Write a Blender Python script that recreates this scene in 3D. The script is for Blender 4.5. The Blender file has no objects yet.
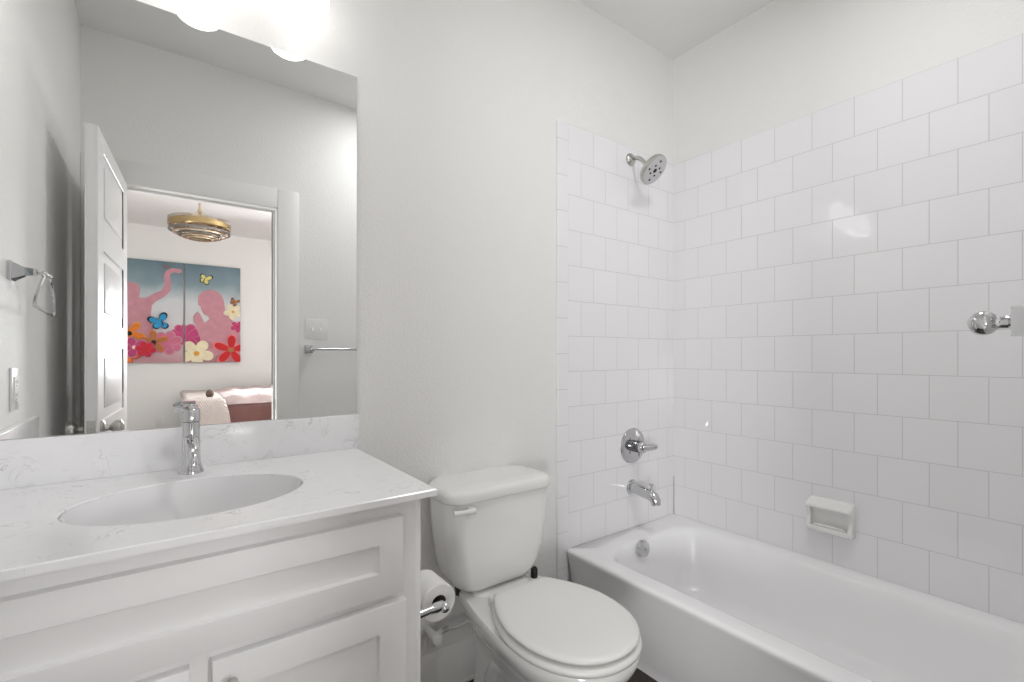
import bpy, bmesh, math, random
from mathutils import Vector, Matrix, noise

random.seed(7)
S = bpy.context.scene
COL = S.collection
PI = math.pi

# ------------------------------------------------------------------ camera
CAMZ = 1.2058
cam_d = bpy.data.cameras.new('camera')
cam = bpy.data.objects.new('camera', cam_d)
COL.objects.link(cam)
cam.location = (-2.1248, -1.5599, CAMZ)
cam.rotation_euler = (PI / 2, 0, -0.6557)
cam_d.sensor_width = 36.0
cam_d.sensor_fit = 'HORIZONTAL'
cam_d.lens = 475.38 / 1024 * 36.0
cam_d.shift_x = (512 - 535.86) / 1024
cam_d.shift_y = (354.47 - 341) / 1024
cam_d.clip_start = 0.01
S.camera = cam

# ------------------------------------------------------------------ world, exposure, big lights
W = bpy.data.worlds.new('world')
S.world = W
W.use_nodes = True
W.node_tree.nodes['Background'].inputs[0].default_value = (0.75, 0.85, 1.0, 1)
W.node_tree.nodes['Background'].inputs[1].default_value = 0.6
S.view_settings.view_transform = 'Standard'
S.view_settings.look = 'None'
S.view_settings.gamma = 1.0
S.view_settings.use_curve_mapping = False
S.view_settings.exposure = 0.05
S.cycles.use_denoising = True
S.cycles.max_bounces = 14
S.cycles.diffuse_bounces = 8
S.cycles.glossy_bounces = 8
S.cycles.caustics_reflective = True
S.cycles.blur_glossy = 0.5
S.cycles.sample_clamp_indirect = 8.0

SHADE_E = 2.5          # brightness of the vanity lamp's frosted glass


def area_light(name, loc, target, sx, sy, power, col):
    d = bpy.data.lights.new(name, 'AREA')
    d.shape = 'RECTANGLE'; d.size = sx; d.size_y = sy
    d.energy = power; d.color = col
    o = bpy.data.objects.new(name, d); COL.objects.link(o)
    o.location = loc
    o.rotation_euler = (Vector(target) - Vector(loc)).to_track_quat('-Z', 'Y').to_euler()
    return o


# added fill lights, unseen, standing in for bedroom light through the doorway
area_light('bedroom_fill_left', (-3.2, -2.7, 0.8), (-1.0, -0.9, 1.2), 0.6, 0.6, 36, (0.98, 0.99, 1.0))
area_light('bedroom_fill_right', (-0.8, -5.0, 1.45), (-2.0, -0.6, 0.7), 0.6, 0.6, 46, (0.98, 0.99, 1.0))
# added fill with no lamp behind it, thrown up at the bedroom ceiling
area_light('bedroom_fill_up', (0.4, -2.8, 1.9), (0.4, -2.8, 4.0), 0.4, 0.4, 42, (1.0, 0.99, 0.98))
# added fill from overhead, to even out the bathroom's brightness
area_light('ceiling_fill_light', (-0.92, -1.10, 2.755), (-0.92, -1.10, 0), 0.26, 0.26, 8.5, (0.985, 0.99, 1.0))


# ------------------------------------------------------------------ materials
def new_mat(name):
    m = bpy.data.materials.new(name); m.use_nodes = True
    nt = m.node_tree
    return m, nt, nt.nodes['Principled BSDF']


def node(nt, t, **kw):
    n = nt.nodes.new(t)
    for k, v in kw.items():
        setattr(n, k, v)
    return n


def plain(name, col, rough=0.5, metal=0.0, spec=0.5, bump=0.0, bscale=100, coat=0.0, trans=0.0, var=0.0):
    m, nt, b = new_mat(name)
    b.inputs['Base Color'].default_value = (*col, 1)
    b.inputs['Roughness'].default_value = rough
    b.inputs['Metallic'].default_value = metal
    b.inputs['Specular IOR Level'].default_value = spec
    b.inputs['Coat Weight'].default_value = coat
    b.inputs['Transmission Weight'].default_value = trans
    tc = node(nt, 'ShaderNodeTexCoord')
    if bump > 0:
        n = node(nt, 'ShaderNodeTexNoise'); n.inputs['Scale'].default_value = bscale
        n.inputs['Detail'].default_value = 3
        bp = node(nt, 'ShaderNodeBump'); bp.inputs['Strength'].default_value = bump
        bp.inputs['Distance'].default_value = 0.003
        nt.links.new(tc.outputs['Object'], n.inputs['Vector'])
        nt.links.new(n.outputs['Fac'], bp.inputs['Height'])
        nt.links.new(bp.outputs['Normal'], b.inputs['Normal'])
    if var > 0:
        n = node(nt, 'ShaderNodeTexNoise'); n.inputs['Scale'].default_value = 14
        r = node(nt, 'ShaderNodeMixRGB'); r.blend_type = 'MIX'
        r.inputs[1].default_value = (*[c * (1 - var) for c in col], 1)
        r.inputs[2].default_value = (*[min(1, c * (1 + var)) for c in col], 1)
        nt.links.new(tc.outputs['Object'], n.inputs['Vector'])
        nt.links.new(n.outputs['Fac'], r.inputs[0])
        nt.links.new(r.outputs[0], b.inputs['Base Color'])
    return m


def emit_mat(name, col, e):
    m, nt, b = new_mat(name)
    b.inputs['Base Color'].default_value = (0.9, 0.9, 0.9, 1)
    b.inputs['Emission Color'].default_value = (*col, 1)
    b.inputs['Emission Strength'].default_value = e
    return m


def tile_mat(name, axis, off, zoff, rowsonly=False):
    """glossy white square wall tile in running bond, object space"""
    m, nt, b = new_mat(name)
    tc = node(nt, 'ShaderNodeTexCoord')
    sp = node(nt, 'ShaderNodeSeparateXYZ'); cb = node(nt, 'ShaderNodeCombineXYZ')
    nt.links.new(tc.outputs['Object'], sp.inputs[0])
    a = node(nt, 'ShaderNodeMath', operation='MULTIPLY_ADD')
    a.inputs[1].default_value = 1.0 if axis == 'x' else -1.0
    a.inputs[2].default_value = off
    nt.links.new(sp.outputs['X' if axis == 'x' else 'Y'], a.inputs[0])
    z = node(nt, 'ShaderNodeMath', operation='ADD'); z.inputs[1].default_value = zoff
    nt.links.new(sp.outputs['Z'], z.inputs[0])
    if not rowsonly:
        nt.links.new(a.outputs[0], cb.inputs[0])
    else:
        cb.inputs[0].default_value = 0.06
    nt.links.new(z.outputs[0], cb.inputs[1])
    br = node(nt, 'ShaderNodeTexBrick')
    br.offset = 0.5 if not rowsonly else 0.0
    br.offset_frequency = 2; br.squash = 1.0
    br.inputs['Scale'].default_value = 1.0
    br.inputs['Brick Width'].default_value = 0.154
    br.inputs['Row Height'].default_value = 0.154
    br.inputs['Mortar Size'].default_value = 0.0013
    br.inputs['Mortar Smooth'].default_value = 0.3
    br.inputs['Bias'].default_value = 0.0
    br.inputs['Color1'].default_value = (0.83, 0.822, 0.835, 1)
    br.inputs['Color2'].default_value = (0.845, 0.837, 0.85, 1)
    br.inputs['Mortar'].default_value = (0.60, 0.59, 0.585, 1)
    nt.links.new(cb.outputs[0], br.inputs['Vector'])
    nt.links.new(br.outputs['Color'], b.inputs['Base Color'])
    rr = node(nt, 'ShaderNodeMapRange')
    rr.inputs['To Min'].default_value = 0.05; rr.inputs['To Max'].default_value = 0.7
    nt.links.new(br.outputs['Fac'], rr.inputs['Value'])
    nt.links.new(rr.outputs[0], b.inputs['Roughness'])
    nz = node(nt, 'ShaderNodeTexNoise'); nz.inputs['Scale'].default_value = 9.0
    nt.links.new(tc.outputs['Object'], nz.inputs['Vector'])
    b1 = node(nt, 'ShaderNodeBump'); b1.inputs['Strength'].default_value = 0.025; b1.inputs['Distance'].default_value = 0.02
    nt.links.new(nz.outputs['Fac'], b1.inputs['Height'])
    b2 = node(nt, 'ShaderNodeBump'); b2.invert = True
    b2.inputs['Strength'].default_value = 0.5; b2.inputs['Distance'].default_value = 0.001
    nt.links.new(br.outputs['Fac'], b2.inputs['Height'])
    nt.links.new(b1.outputs['Normal'], b2.inputs['Normal'])
    nt.links.new(b2.outputs['Normal'], b.inputs['Normal'])
    return m


def quartz_mat():
    m, nt, b = new_mat('white_veined_quartz')
    tc = node(nt, 'ShaderNodeTexCoord')
    n1 = node(nt, 'ShaderNodeTexNoise'); n1.inputs['Scale'].default_value = 15; n1.inputs['Detail'].default_value = 5
    n1.inputs['Distortion'].default_value = 1.6
    nt.links.new(tc.outputs['Object'], n1.inputs['Vector'])
    # thin wisps where the noise passes through its mid level
    sub = node(nt, 'ShaderNodeMath', operation='SUBTRACT'); sub.inputs[1].default_value = 0.5
    ab = node(nt, 'ShaderNodeMath', operation='ABSOLUTE')
    nt.links.new(n1.outputs['Fac'], sub.inputs[0]); nt.links.new(sub.outputs[0], ab.inputs[0])
    mr = node(nt, 'ShaderNodeMapRange')
    mr.inputs['From Min'].default_value = 0.0; mr.inputs['From Max'].default_value = 0.016
    mr.inputs['To Min'].default_value = 1.0; mr.inputs['To Max'].default_value = 0.0
    nt.links.new(ab.outputs[0], mr.inputs['Value'])
    n2 = node(nt, 'ShaderNodeTexNoise'); n2.inputs['Scale'].default_value = 16; n2.inputs['Detail'].default_value = 2
    nt.links.new(tc.outputs['Object'], n2.inputs['Vector'])
    m2 = node(nt, 'ShaderNodeMapRange')
    m2.inputs['From Min'].default_value = 0.48; m2.inputs['From Max'].default_value = 0.66
    nt.links.new(n2.outputs['Fac'], m2.inputs['Value'])
    mu = node(nt, 'ShaderNodeMath', operation='MULTIPLY')
    nt.links.new(mr.outputs[0], mu.inputs[0]); nt.links.new(m2.outputs[0], mu.inputs[1])
    mu2 = node(nt, 'ShaderNodeMath', operation='MULTIPLY'); mu2.inputs[1].default_value = 0.6
    nt.links.new(mu.outputs[0], mu2.inputs[0])
    n3 = node(nt, 'ShaderNodeTexNoise'); n3.inputs['Scale'].default_value = 30; n3.inputs['Detail'].default_value = 4
    nt.links.new(tc.outputs['Object'], n3.inputs['Vector'])
    base = node(nt, 'ShaderNodeMixRGB')
    base.inputs[1].default_value = (0.85, 0.848, 0.86, 1); base.inputs[2].default_value = (0.91, 0.908, 0.915, 1)
    nt.links.new(n3.outputs['Fac'], base.inputs[0])
    mx = node(nt, 'ShaderNodeMixRGB'); mx.inputs[2].default_value = (0.42, 0.41, 0.42, 1)
    nt.links.new(base.outputs[0], mx.inputs[1]); nt.links.new(mu2.outputs[0], mx.inputs[0])
    nt.links.new(mx.outputs[0], b.inputs['Base Color'])
    b.inputs['Roughness'].default_value = 0.18
    return m


def wood_floor_mat():
    m, nt, b = new_mat('dark_plank_floor')
    tc = node(nt, 'ShaderNodeTexCoord')
    mp = node(nt, 'ShaderNodeMapping'); mp.inputs['Scale'].default_value = (2, 30, 1)
    nz = node(nt, 'ShaderNodeTexNoise'); nz.inputs['Scale'].default_value = 3; nz.inputs['Detail'].default_value = 6
    br = node(nt, 'ShaderNodeTexBrick'); br.inputs['Scale'].default_value = 1
    br.inputs['Brick Width'].default_value = 1.1; br.inputs['Row Height'].default_value = 0.15
    br.inputs['Mortar Size'].default_value = 0.002
    br.inputs['Color1'].default_value = (0.7, 0.7, 0.7, 1); br.inputs['Color2'].default_value = (1.2, 1.2, 1.2, 1)
    br.inputs['Mortar'].default_value = (0.2, 0.2, 0.2, 1)
    cr = node(nt, 'ShaderNodeMixRGB')
    cr.inputs[1].default_value = (0.018, 0.013, 0.010, 1); cr.inputs[2].default_value = (0.06, 0.045, 0.036, 1)
    ml = node(nt, 'ShaderNodeMixRGB', blend_type='MULTIPLY'); ml.inputs[0].default_value = 1
    nt.links.new(tc.outputs['Object'], mp.inputs[0]); nt.links.new(mp.outputs[0], nz.inputs['Vector'])
    nt.links.new(tc.outputs['Object'], br.inputs['Vector'])
    nt.links.new(nz.outputs['Fac'], cr.inputs[0])
    nt.links.new(cr.outputs[0], ml.inputs[1]); nt.links.new(br.outputs['Color'], ml.inputs[2])
    nt.links.new(ml.outputs[0], b.inputs['Base Color'])
    b.inputs['Roughness'].default_value = 0.4
    return m


def canvas_mat(z0, z1):
    """printed canvas: blue-grey sky at the top, white mist, dusty pink at the foot"""
    m, nt, b = new_mat('printed_canvas')
    tc = node(nt, 'ShaderNodeTexCoord'); sp = node(nt, 'ShaderNodeSeparateXYZ')
    nt.links.new(tc.outputs['Object'], sp.inputs[0])
    nz = node(nt, 'ShaderNodeTexNoise'); nz.inputs['Scale'].default_value = 3.0; nz.inputs['Detail'].default_value = 5
    nt.links.new(tc.outputs['Object'], nz.inputs['Vector'])
    ad = node(nt, 'ShaderNodeMath', operation='MULTIPLY_ADD'); ad.inputs[1].default_value = 0.35
    nt.links.new(nz.outputs['Fac'], ad.inputs[0]); nt.links.new(sp.outputs['Z'], ad.inputs[2])
    mr = node(nt, 'ShaderNodeMapRange')
    mr.inputs['From Min'].default_value = z0 + 0.17; mr.inputs['From Max'].default_value = z1 + 0.17
    nt.links.new(ad.outputs[0], mr.inputs['Value'])
    cr = node(nt, 'ShaderNodeValToRGB')
    e = cr.color_ramp.elements
    e[0].position = 0.0; e[0].color = (0.50, 0.26, 0.28, 1)
    e[1].position = 1.0; e[1].color = (0.13, 0.20, 0.24, 1)
    for p, c in ((0.14, (0.60, 0.42, 0.45, 1)), (0.28, (0.66, 0.63, 0.66, 1)), (0.62, (0.62, 0.66, 0.68, 1)),
                 (0.80, (0.24, 0.33, 0.37, 1))):
        x = e.new(p); x.color = c
    nt.links.new(mr.outputs[0], cr.inputs[0])
    nt.links.new(cr.outputs[0], b.inputs['Base Color'])
    b.inputs['Roughness'].default_value = 0.8
    return m


def fabric_mat(name, c1, c2, scale, bump=0.6, rough=0.9, stripes=False):
    m, nt, b = new_mat(name)
    tc = node(nt, 'ShaderNodeTexCoord')
    if stripes:
        t = node(nt, 'ShaderNodeTexWave'); t.wave_type = 'BANDS'; t.bands_direction = 'DIAGONAL'
        t.inputs['Scale'].default_value = scale; t.inputs['Distortion'].default_value = 1.5
    else:
        t = node(nt, 'ShaderNodeTexNoise'); t.inputs['Scale'].default_value = scale
        t.inputs['Detail'].default_value = 5
    mx = node(nt, 'ShaderNodeMixRGB')
    mx.inputs[1].default_value = (*c1, 1); mx.inputs[2].default_value = (*c2, 1)
    nt.links.new(tc.outputs['Object'], t.inputs['Vector'])
    nt.links.new(t.outputs['Fac'], mx.inputs[0])
    nt.links.new(mx.outputs[0], b.inputs['Base Color'])
    bp = node(nt, 'ShaderNodeBump'); bp.inputs['Strength'].default_value = bump; bp.inputs['Distance'].default_value = 0.01
    nt.links.new(t.outputs['Fac'], bp.inputs['Height'])
    nt.links.new(bp.outputs['Normal'], b.inputs['Normal'])
    b.inputs['Roughness'].default_value = rough
    b.inputs['Sheen Weight'].default_value = 0.3
    return m


H = 0.362                                   # tub rim height
M = {}
M['wall'] = plain('warm_white_wall_paint', (0.82, 0.815, 0.80), 0.6, bump=0.6, bscale=110)
M['ceil'] = plain('ceiling_paint', (0.80, 0.797, 0.79), 0.8, bump=0.2, bscale=90)
M['trimpaint'] = plain('trim_paint', (0.82, 0.815, 0.80), 0.35, bump=0.02, bscale=30)
M['doorpaint'] = plain('door_paint', (0.80, 0.80, 0.80), 0.36, bump=0.02, bscale=30)
M['tileM'] = tile_mat('white_wall_tile_back', 'x', 0.755, -H)
M['tileR'] = tile_mat('white_wall_tile_right', 'y', 0.077, -H)
M['tileS'] = tile_mat('white_bullnose_tile', 'x', 0, -H + 0.077 + 0.154 * 4, True)
M['porc'] = plain('white_porcelain', (0.83, 0.825, 0.81), 0.1, coat=0.5, bump=0.01, bscale=6)
M['seat'] = plain('white_seat_plastic', (0.80, 0.80, 0.78), 0.22, bump=0.01, bscale=8)
M['tub'] = plain('white_tub_enamel', (0.88, 0.875, 0.88), 0.22, coat=0.15, bump=0.01, bscale=5)
M['sink'] = plain('white_sink_china', (0.79, 0.785, 0.795), 0.1, coat=0.4, bump=0.01, bscale=5)
M['quartz'] = quartz_mat()
M['cab'] = plain('white_cabinet_paint', (0.84, 0.835, 0.835), 0.38, bump=0.03, bscale=40)
M['chrome'] = plain('polished_chrome', (0.62, 0.62, 0.63), 0.06, 1.0, bump=0.01, bscale=4)
M['darkchrome'] = plain('shaded_chrome_sleeve', (0.28, 0.28, 0.29), 0.12, 1.0, bump=0.01, bscale=4)
M['nickel'] = plain('brushed_nickel', (0.55, 0.54, 0.51), 0.28, 1.0, bump=0.02, bscale=200)
M['mirror'] = plain('silvered_mirror_glass', (0.93, 0.935, 0.93), 0.0, 1.0)
M['mirroredge'] = plain('mirror_glass_edge', (0.12, 0.14, 0.13), 0.2)
M['shade'] = emit_mat('lit_frosted_glass', (1.0, 0.985, 0.97), SHADE_E)
M['bulb'] = emit_mat('lit_bulb', (1.0, 0.985, 0.97), SHADE_E)
M['fill_lens'] = emit_mat('added_lamp_lens', (1.0, 0.99, 0.97), 2.0)  # glowing lens of the added ceiling lamp
M['floor'] = wood_floor_mat()
M['carpet'] = plain('beige_carpet', (0.46, 0.44, 0.42), 0.95, bump=0.8, bscale=300, var=0.1)
M['plastic'] = plain('white_plastic', (0.80, 0.80, 0.79), 0.3, bump=0.01, bscale=20)
M['slot'] = plain('dark_slot', (0.03, 0.03, 0.03), 0.6)
M['rubber'] = plain('black_rubber', (0.012, 0.012, 0.012), 0.6)
M['grey'] = plain('grey_nozzle_face', (0.62, 0.62, 0.63), 0.35, 0.4, bump=0.02, bscale=60)
M['paper'] = plain('white_tissue_paper', (0.82, 0.81, 0.79), 0.95, bump=0.3, bscale=250)
M['core'] = plain('grey_cardboard_core', (0.20, 0.18, 0.16), 0.9, bump=0.2, bscale=150)
M['hose'] = plain('braided_grey_hose', (0.72, 0.71, 0.69), 0.45, 0.3, bump=0.5, bscale=500)
M['gold'] = plain('brushed_gold', (0.44, 0.32, 0.16), 0.25, 1.0, bump=0.05, bscale=50)
M['palegold'] = plain('champagne_gold', (0.60, 0.49, 0.36), 0.25, 1.0, bump=0.03, bscale=50)
M['glassring'] = plain('smoked_crystal', (0.22, 0.20, 0.18), 0.1, 0.6, bump=0.1, bscale=80)
M['clear'] = plain('clear_acrylic', (0.9, 0.9, 0.88), 0.05, 0.0, trans=0.9)
M['velvet'] = fabric_mat('mauve_velvet', (0.11, 0.045, 0.040), (0.22, 0.095, 0.085), 6, 0.5)
M['pinkfur'] = fabric_mat('pale_pink_plush', (0.50, 0.37, 0.37), (0.68, 0.57, 0.56), 14, 0.8)
M['knit'] = fabric_mat('cream_knit', (0.62, 0.50, 0.46), (0.80, 0.74, 0.70), 34, 0.8, stripes=True)
M['sheet'] = fabric_mat('white_bedding', (0.72, 0.70, 0.68), (0.80, 0.78, 0.76), 20, 0.2)
M['brownfur'] = fabric_mat('dark_brown_plush', (0.06, 0.035, 0.025), (0.16, 0.10, 0.08), 60, 0.8)
M['bedwood'] = plain('dark_bed_wood', (0.06, 0.04, 0.03), 0.4, bump=0.05, bscale=30)
M['canvas'] = canvas_mat(1.105, 2.35)
M['canvasedge'] = plain('canvas_edge', (0.10, 0.10, 0.11), 0.8)
ART = {
    'rose': (0.56, 0.27, 0.32), 'red': (0.55, 0.02, 0.025), 'pinkred': (0.75, 0.22, 0.22), 'cream': (0.80, 0.72, 0.50),
    'yolk': (0.72, 0.36, 0.05), 'magenta': (0.52, 0.06, 0.19), 'orange': (0.75, 0.20, 0.03), 'blue': (0.03, 0.30, 0.58),
    'ink': (0.02, 0.02, 0.025), 'yellow': (0.68, 0.62, 0.22), 'amber': (0.42, 0.16, 0.06), 'petal': (0.58, 0.16, 0.26),
}
for k, c in ART.items():
    M['art_' + k] = plain('print_' + k, c, 0.8, var=0.18)


# ------------------------------------------------------------------ mesh helpers
def V(*a):
    return Vector(a)


class MB:
    def __init__(self):
        self.bm = bmesh.new()

    def face(self, vs, mi=0):
        try:
            f = self.bm.faces.new(vs); f.material_index = mi; return f
        except ValueError:
            return None

    def box(self, x0, x1, y0, y1, z0, z1, bev=0.0, seg=2, mi=0, mat=None):
        r = bmesh.ops.create_cube(self.bm, size=1.0)
        vs = r['verts']
        for v in vs:
            v.co = V(x0 + (v.co.x + .5) * (x1 - x0), y0 + (v.co.y + .5) * (y1 - y0), z0 + (v.co.z + .5) * (z1 - z0))
        fs = set(f for v in vs for f in v.link_faces)
        for f in fs:
            f.material_index = mi
        if bev > 0:
            es = list(set(e for v in vs for e in v.link_edges))
            rb = bmesh.ops.bevel(self.bm, geom=es, offset=bev, segments=seg, profile=0.5, affect='EDGES')
            for f in rb['faces']:
                f.material_index = mi
            vs = list(set(v for f in rb['faces'] for v in f.verts) | set(v for v in vs if v.is_valid))
        if mat is not None:
            for v in vs:
                if v.is_valid:
                    v.co = mat @ v.co
        return self

    def loft(self, rings, cap0=True, cap1=True, loop=False, mi=0, closed=True):
        vr = [[self.bm.verts.new(p) for p in r] for r in rings]
        n = len(vr[0])
        pairs = list(zip(vr[:-1], vr[1:]))
        if loop:
            pairs.append((vr[-1], vr[0])); cap0 = cap1 = False
        for a, b in pairs:
            for i in range(n if closed else n - 1):
                j = (i + 1) % n
                self.face((a[i], a[j], b[j], b[i]), mi)
        if cap0:
            self.face(list(reversed(vr[0])), mi)
        if cap1:
            self.face(vr[-1], mi)
        return self

    def lathe(self, prof, c=(0, 0, 0), d=(0, 0, 1), n=32, cap0=True, cap1=True, mi=0, loop=False):
        q = Vector(d).normalized().to_track_quat('Z', 'Y').to_matrix()
        c = Vector(c)
        rings = []
        for r, h in prof:
            rings.append([c + q @ V(r * math.cos(2 * PI * i / n), r * math.sin(2 * PI * i / n), h) for i in range(n)])
        return self.loft(rings, cap0, cap1, loop, mi)

    def cyl(self, p0, p1, r0, r1=None, n=24, mi=0, bev=0.0):
        p0, p1 = Vector(p0), Vector(p1)
        r1 = r0 if r1 is None else r1
        L = (p1 - p0).length
        b = min(bev, L / 3)
        if b > 0:
            prof = [(r0 - b, 0), (r0 - b * .3, b * .3), (r0, b), (r1, L - b), (r1 - b * .3, L - b * .3), (r1 - b, L)]
        else:
            prof = [(r0, 0), (r1, L)]
        return self.lathe(prof, p0, p1 - p0, n, mi=mi)

    def tube(self, pts, r, n=12, mi=0, caps=True, loop=False):
        pts = [Vector(p) for p in pts]
        N = len(pts)
        rs = r if isinstance(r, (list, tuple)) else [r] * N
        rings = []
        up = None
        for i, p in enumerate(pts):
            if loop:
                t = pts[(i + 1) % N] - pts[i - 1]
            else:
                t = pts[min(i + 1, N - 1)] - pts[max(i - 1, 0)]
            t.normalize()
            if up is None:
                up = t.orthogonal().normalized()
            else:
                up = (up - t * up.dot(t)).normalized()
            w = t.cross(up)
            rings.append([p + (up * math.cos(2 * PI * k / n) + w * math.sin(2 * PI * k / n)) * rs[i] for k in range(n)])
        return self.loft(rings, caps, caps, loop, mi)

    def sphere(self, c, r, n=20, m=12, sc=(1, 1, 1), mi=0):
        prof = []
        rings = []
        c = Vector(c)
        for j in range(m + 1):
            a = PI * j / m
            rr = max(math.sin(a), 0.02)
            rings.append([c + V(sc[0] * r * rr * math.cos(2 * PI * i / n), sc[1] * r * rr * math.sin(2 * PI * i / n),
                                -sc[2] * r * math.cos(a)) for i in range(n)])
        return self.loft(rings, True, True, mi=mi)

    def poly_xz(self, pts, y, mi=0):
        self.face([self.bm.verts.new((x, y, z)) for x, z in pts], mi)
        return self

    def shaker(self, x0, x1, z0, z1, yb, yf, stile, rec, bev=0.003, slope=0.004):
        """slab whose -y face carries a recessed panel"""
        r = bmesh.ops.create_cube(self.bm, size=1.0)
        vs = r['verts']
        for v in vs:
            v.co = V(x0 + (v.co.x + .5) * (x1 - x0), yf + (v.co.y + .5) * (yb - yf), z0 + (v.co.z + .5) * (z1 - z0))
        self.bm.normal_update()
        ff = [f for f in set(f for v in vs for f in v.link_faces) if f.normal.y < -.9]
        fe = ff[0].edges[:]
        rb = bmesh.ops.bevel(self.bm, geom=fe, offset=bev, segments=2, profile=0.5, affect='EDGES')
        self.bm.normal_update()
        fr = max((f for f in self.bm.faces if f.normal.y < -.99), key=lambda f: f.calc_area())
        bmesh.ops.inset_region(self.bm, faces=[fr], thickness=stile - bev, use_even_offset=True)
        bmesh.ops.inset_region(self.bm, faces=[fr], thickness=slope, use_even_offset=True)
        for v in fr.verts:
            v.co.y += rec
        return self

    def build(self, name, mats, parent=None, sharp=35, smooth=True, xform=None, bevelmod=0):
        bm = self.bm
        bmesh.ops.remove_doubles(bm, verts=bm.verts, dist=1e-6)
        if xform is not None:
            bm.transform(xform)
        bmesh.ops.recalc_face_normals(bm, faces=bm.faces)
        if smooth:
            a = math.radians(sharp)
            for f in bm.faces:
                f.smooth = True
            for e in bm.edges:
                if len(e.link_faces) == 2:
                    try:
                        e.smooth = e.calc_face_angle() < a
                    except ValueError:
                        e.smooth = True
        off = Vector((0, 0, 0))
        p = parent
        while p is not None:
            off += p.location; p = p.parent
        if parent is not None and off.length > 0:
            bmesh.ops.translate(bm, verts=bm.verts, vec=-off)
        me = bpy.data.meshes.new(name)
        bm.to_mesh(me); bm.free()
        if not isinstance(mats, (list, tuple)):
            mats = [mats]
        for m in mats:
            me.materials.append(M[m] if isinstance(m, str) else m)
        o = bpy.data.objects.new(name, me)
        COL.objects.link(o)
        if parent is not None:
            o.parent = parent
        return o


def tag(o, label, cat, group=None, kind=None):
    o['label'] = label; o['category'] = cat
    if group: o['group'] = group
    if kind: o['kind'] = kind
    return o


def thing(name, loc, label, cat, group=None, kind=None):
    o = bpy.data.objects.new(name, None); COL.objects.link(o)
    o.location = loc; o.empty_display_size = 0.05
    return tag(o, label, cat, group, kind)


def struct(o, label, cat):
    return tag(o, label, cat, kind='structure')


def rrect(x0, x1, y0, y1, r, z, n=8):
    r = min(r, (x1 - x0) / 2 - 1e-4, (y1 - y0) / 2 - 1e-4)
    out = []
    for cx, cy, a0 in ((x1 - r, y1 - r, 0), (x0 + r, y1 - r, 90), (x0 + r, y0 + r, 180), (x1 - r, y0 + r, 270)):
        for k in range(n + 1):
            a = math.radians(a0 + 90 * k / n)
            out.append(V(cx + r * math.cos(a), cy + r * math.sin(a), z))
    return out


def ellipse(cx, cy, a, b, z, n=64):
    return [V(cx + a * math.cos(2 * PI * i / n), cy + b * math.sin(2 * PI * i / n), z) for i in range(n)]


# ------------------------------------------------------------------ room shell
XL = -2.463            # left wall
YB = -1.565            # wall with the doorway
ZC = 2.777             # ceiling
T = 0.12
DX0, DX1, DZ = -2.345, -1.636, 2.05      # doorway
BY = -5.9              # far wall of the bedroom
BXL, BXR = -4.3, 1.3

struct(MB().box(XL - T, T, 0, T, 0, ZC).build('wall_back', 'wall'), 'warm white wall behind the mirror and toilet', 'wall')
struct(MB().box(0, T, YB - T, 0, 0, ZC).build('wall_right', 'wall'), 'warm white wall along the bathtub, above the tile', 'wall')
struct(MB().box(XL - T, XL, YB - T, 0, 0, ZC).build('wall_left', 'wall'), 'white side wall with the towel ring beside the mirror', 'wall')
w = MB()
w.box(XL, DX0 - .018, YB - T, YB, 0, ZC); w.box(DX1 + .018, 0, YB - T, YB, 0, ZC); w.box(DX0 - .018, DX1 + .018, YB - T, YB, DZ + .018, ZC)
struct(w.build('wall_front', 'wall'), 'white wall with the open doorway, seen in the mirror', 'wall')
struct(MB().box(XL - T, T, YB - T, T, ZC, ZC + .1).build('ceiling', 'ceil'), 'white bathroom ceiling', 'ceiling')
struct(MB().box(XL - T, T, YB - T, T, -.1, 0).build('floor', 'floor'), 'dark wood plank floor around the toilet', 'floor')

# tile around the tub
TT = 0.009
t = MB().box(-0.755, 0, -TT, 0, H - .02, H + 12 * .154)
struct(t.build('wall_tiled_back', 'tileM'), 'white square tiles on the wall under the shower head', 'wall tile')
t = MB().box(-TT, 0, YB, -TT, H - .02, H + 12 * .154)
struct(t.build('wall_tiled_right', 'tileR'), 'white square tiles in running bond along the long tub wall', 'wall tile')
t = MB()
prof = [(-0.755, 0), (-0.755, -TT)] + [(-0.808 - .008 * math.sin(a), -TT - .002 + .008 * (1 - math.cos(a))) for a in [k * PI / 12 for k in range(7)]] + [(-0.816, 0)]
prof = [(x, min(y, 0)) for x, y in prof]
t.loft([[V(x, y, z) for x, y in prof] for z in (0.0, H + 12 * .154)])
struct(t.build('trim_1', 'tileS'), 'narrow vertical strip of bullnose tile between tub and toilet', 'tile trim')
struct(MB().box(-TT - .0015, -TT, -TT - .0015, -TT, H, .56).build('trim_2', 'slot'), 'thin dark caulk line in the tiled corner above the tub', 'caulk')

# baseboards
def baseboard(name, x0, x1, label):
    b = MB()
    pr = [(0, 0), (-.015, 0), (-.015, .128), (-.011, .138), (-.006, .146), (-.004, .152), (0, .152)]
    b.loft([[V(x, y, z) for y, z in pr] for x in (x0, x1)])
    b.box(x0, x1, -.019, -.015, 0, .012, 0.001, 1)
    return struct(b.build(name, 'trimpaint'), label, 'baseboard')
baseboard('baseboard_back', -1.69, -0.816, 'white baseboard under the toilet tank beside the vanity')

# door casing, jamb and stop (bathroom side)
c = MB()
CW = 0.105
def casing_leg(x0, x1, z0, z1):
    c.box(x0, x1, YB, YB + .018, z0, z1, .003, 2)
c.box(DX1 + .006, DX1 + CW + .012, YB, YB + .016, 0, DZ + CW + .012, .004, 2)
c.box(XL, DX0 - .006, YB, YB + .016, 0, DZ + CW + .012, .004, 2)
c.box(DX0 - .006, DX1 + .006, YB, YB + .0155, DZ + .006, DZ + CW + .012, .004, 2)
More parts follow.
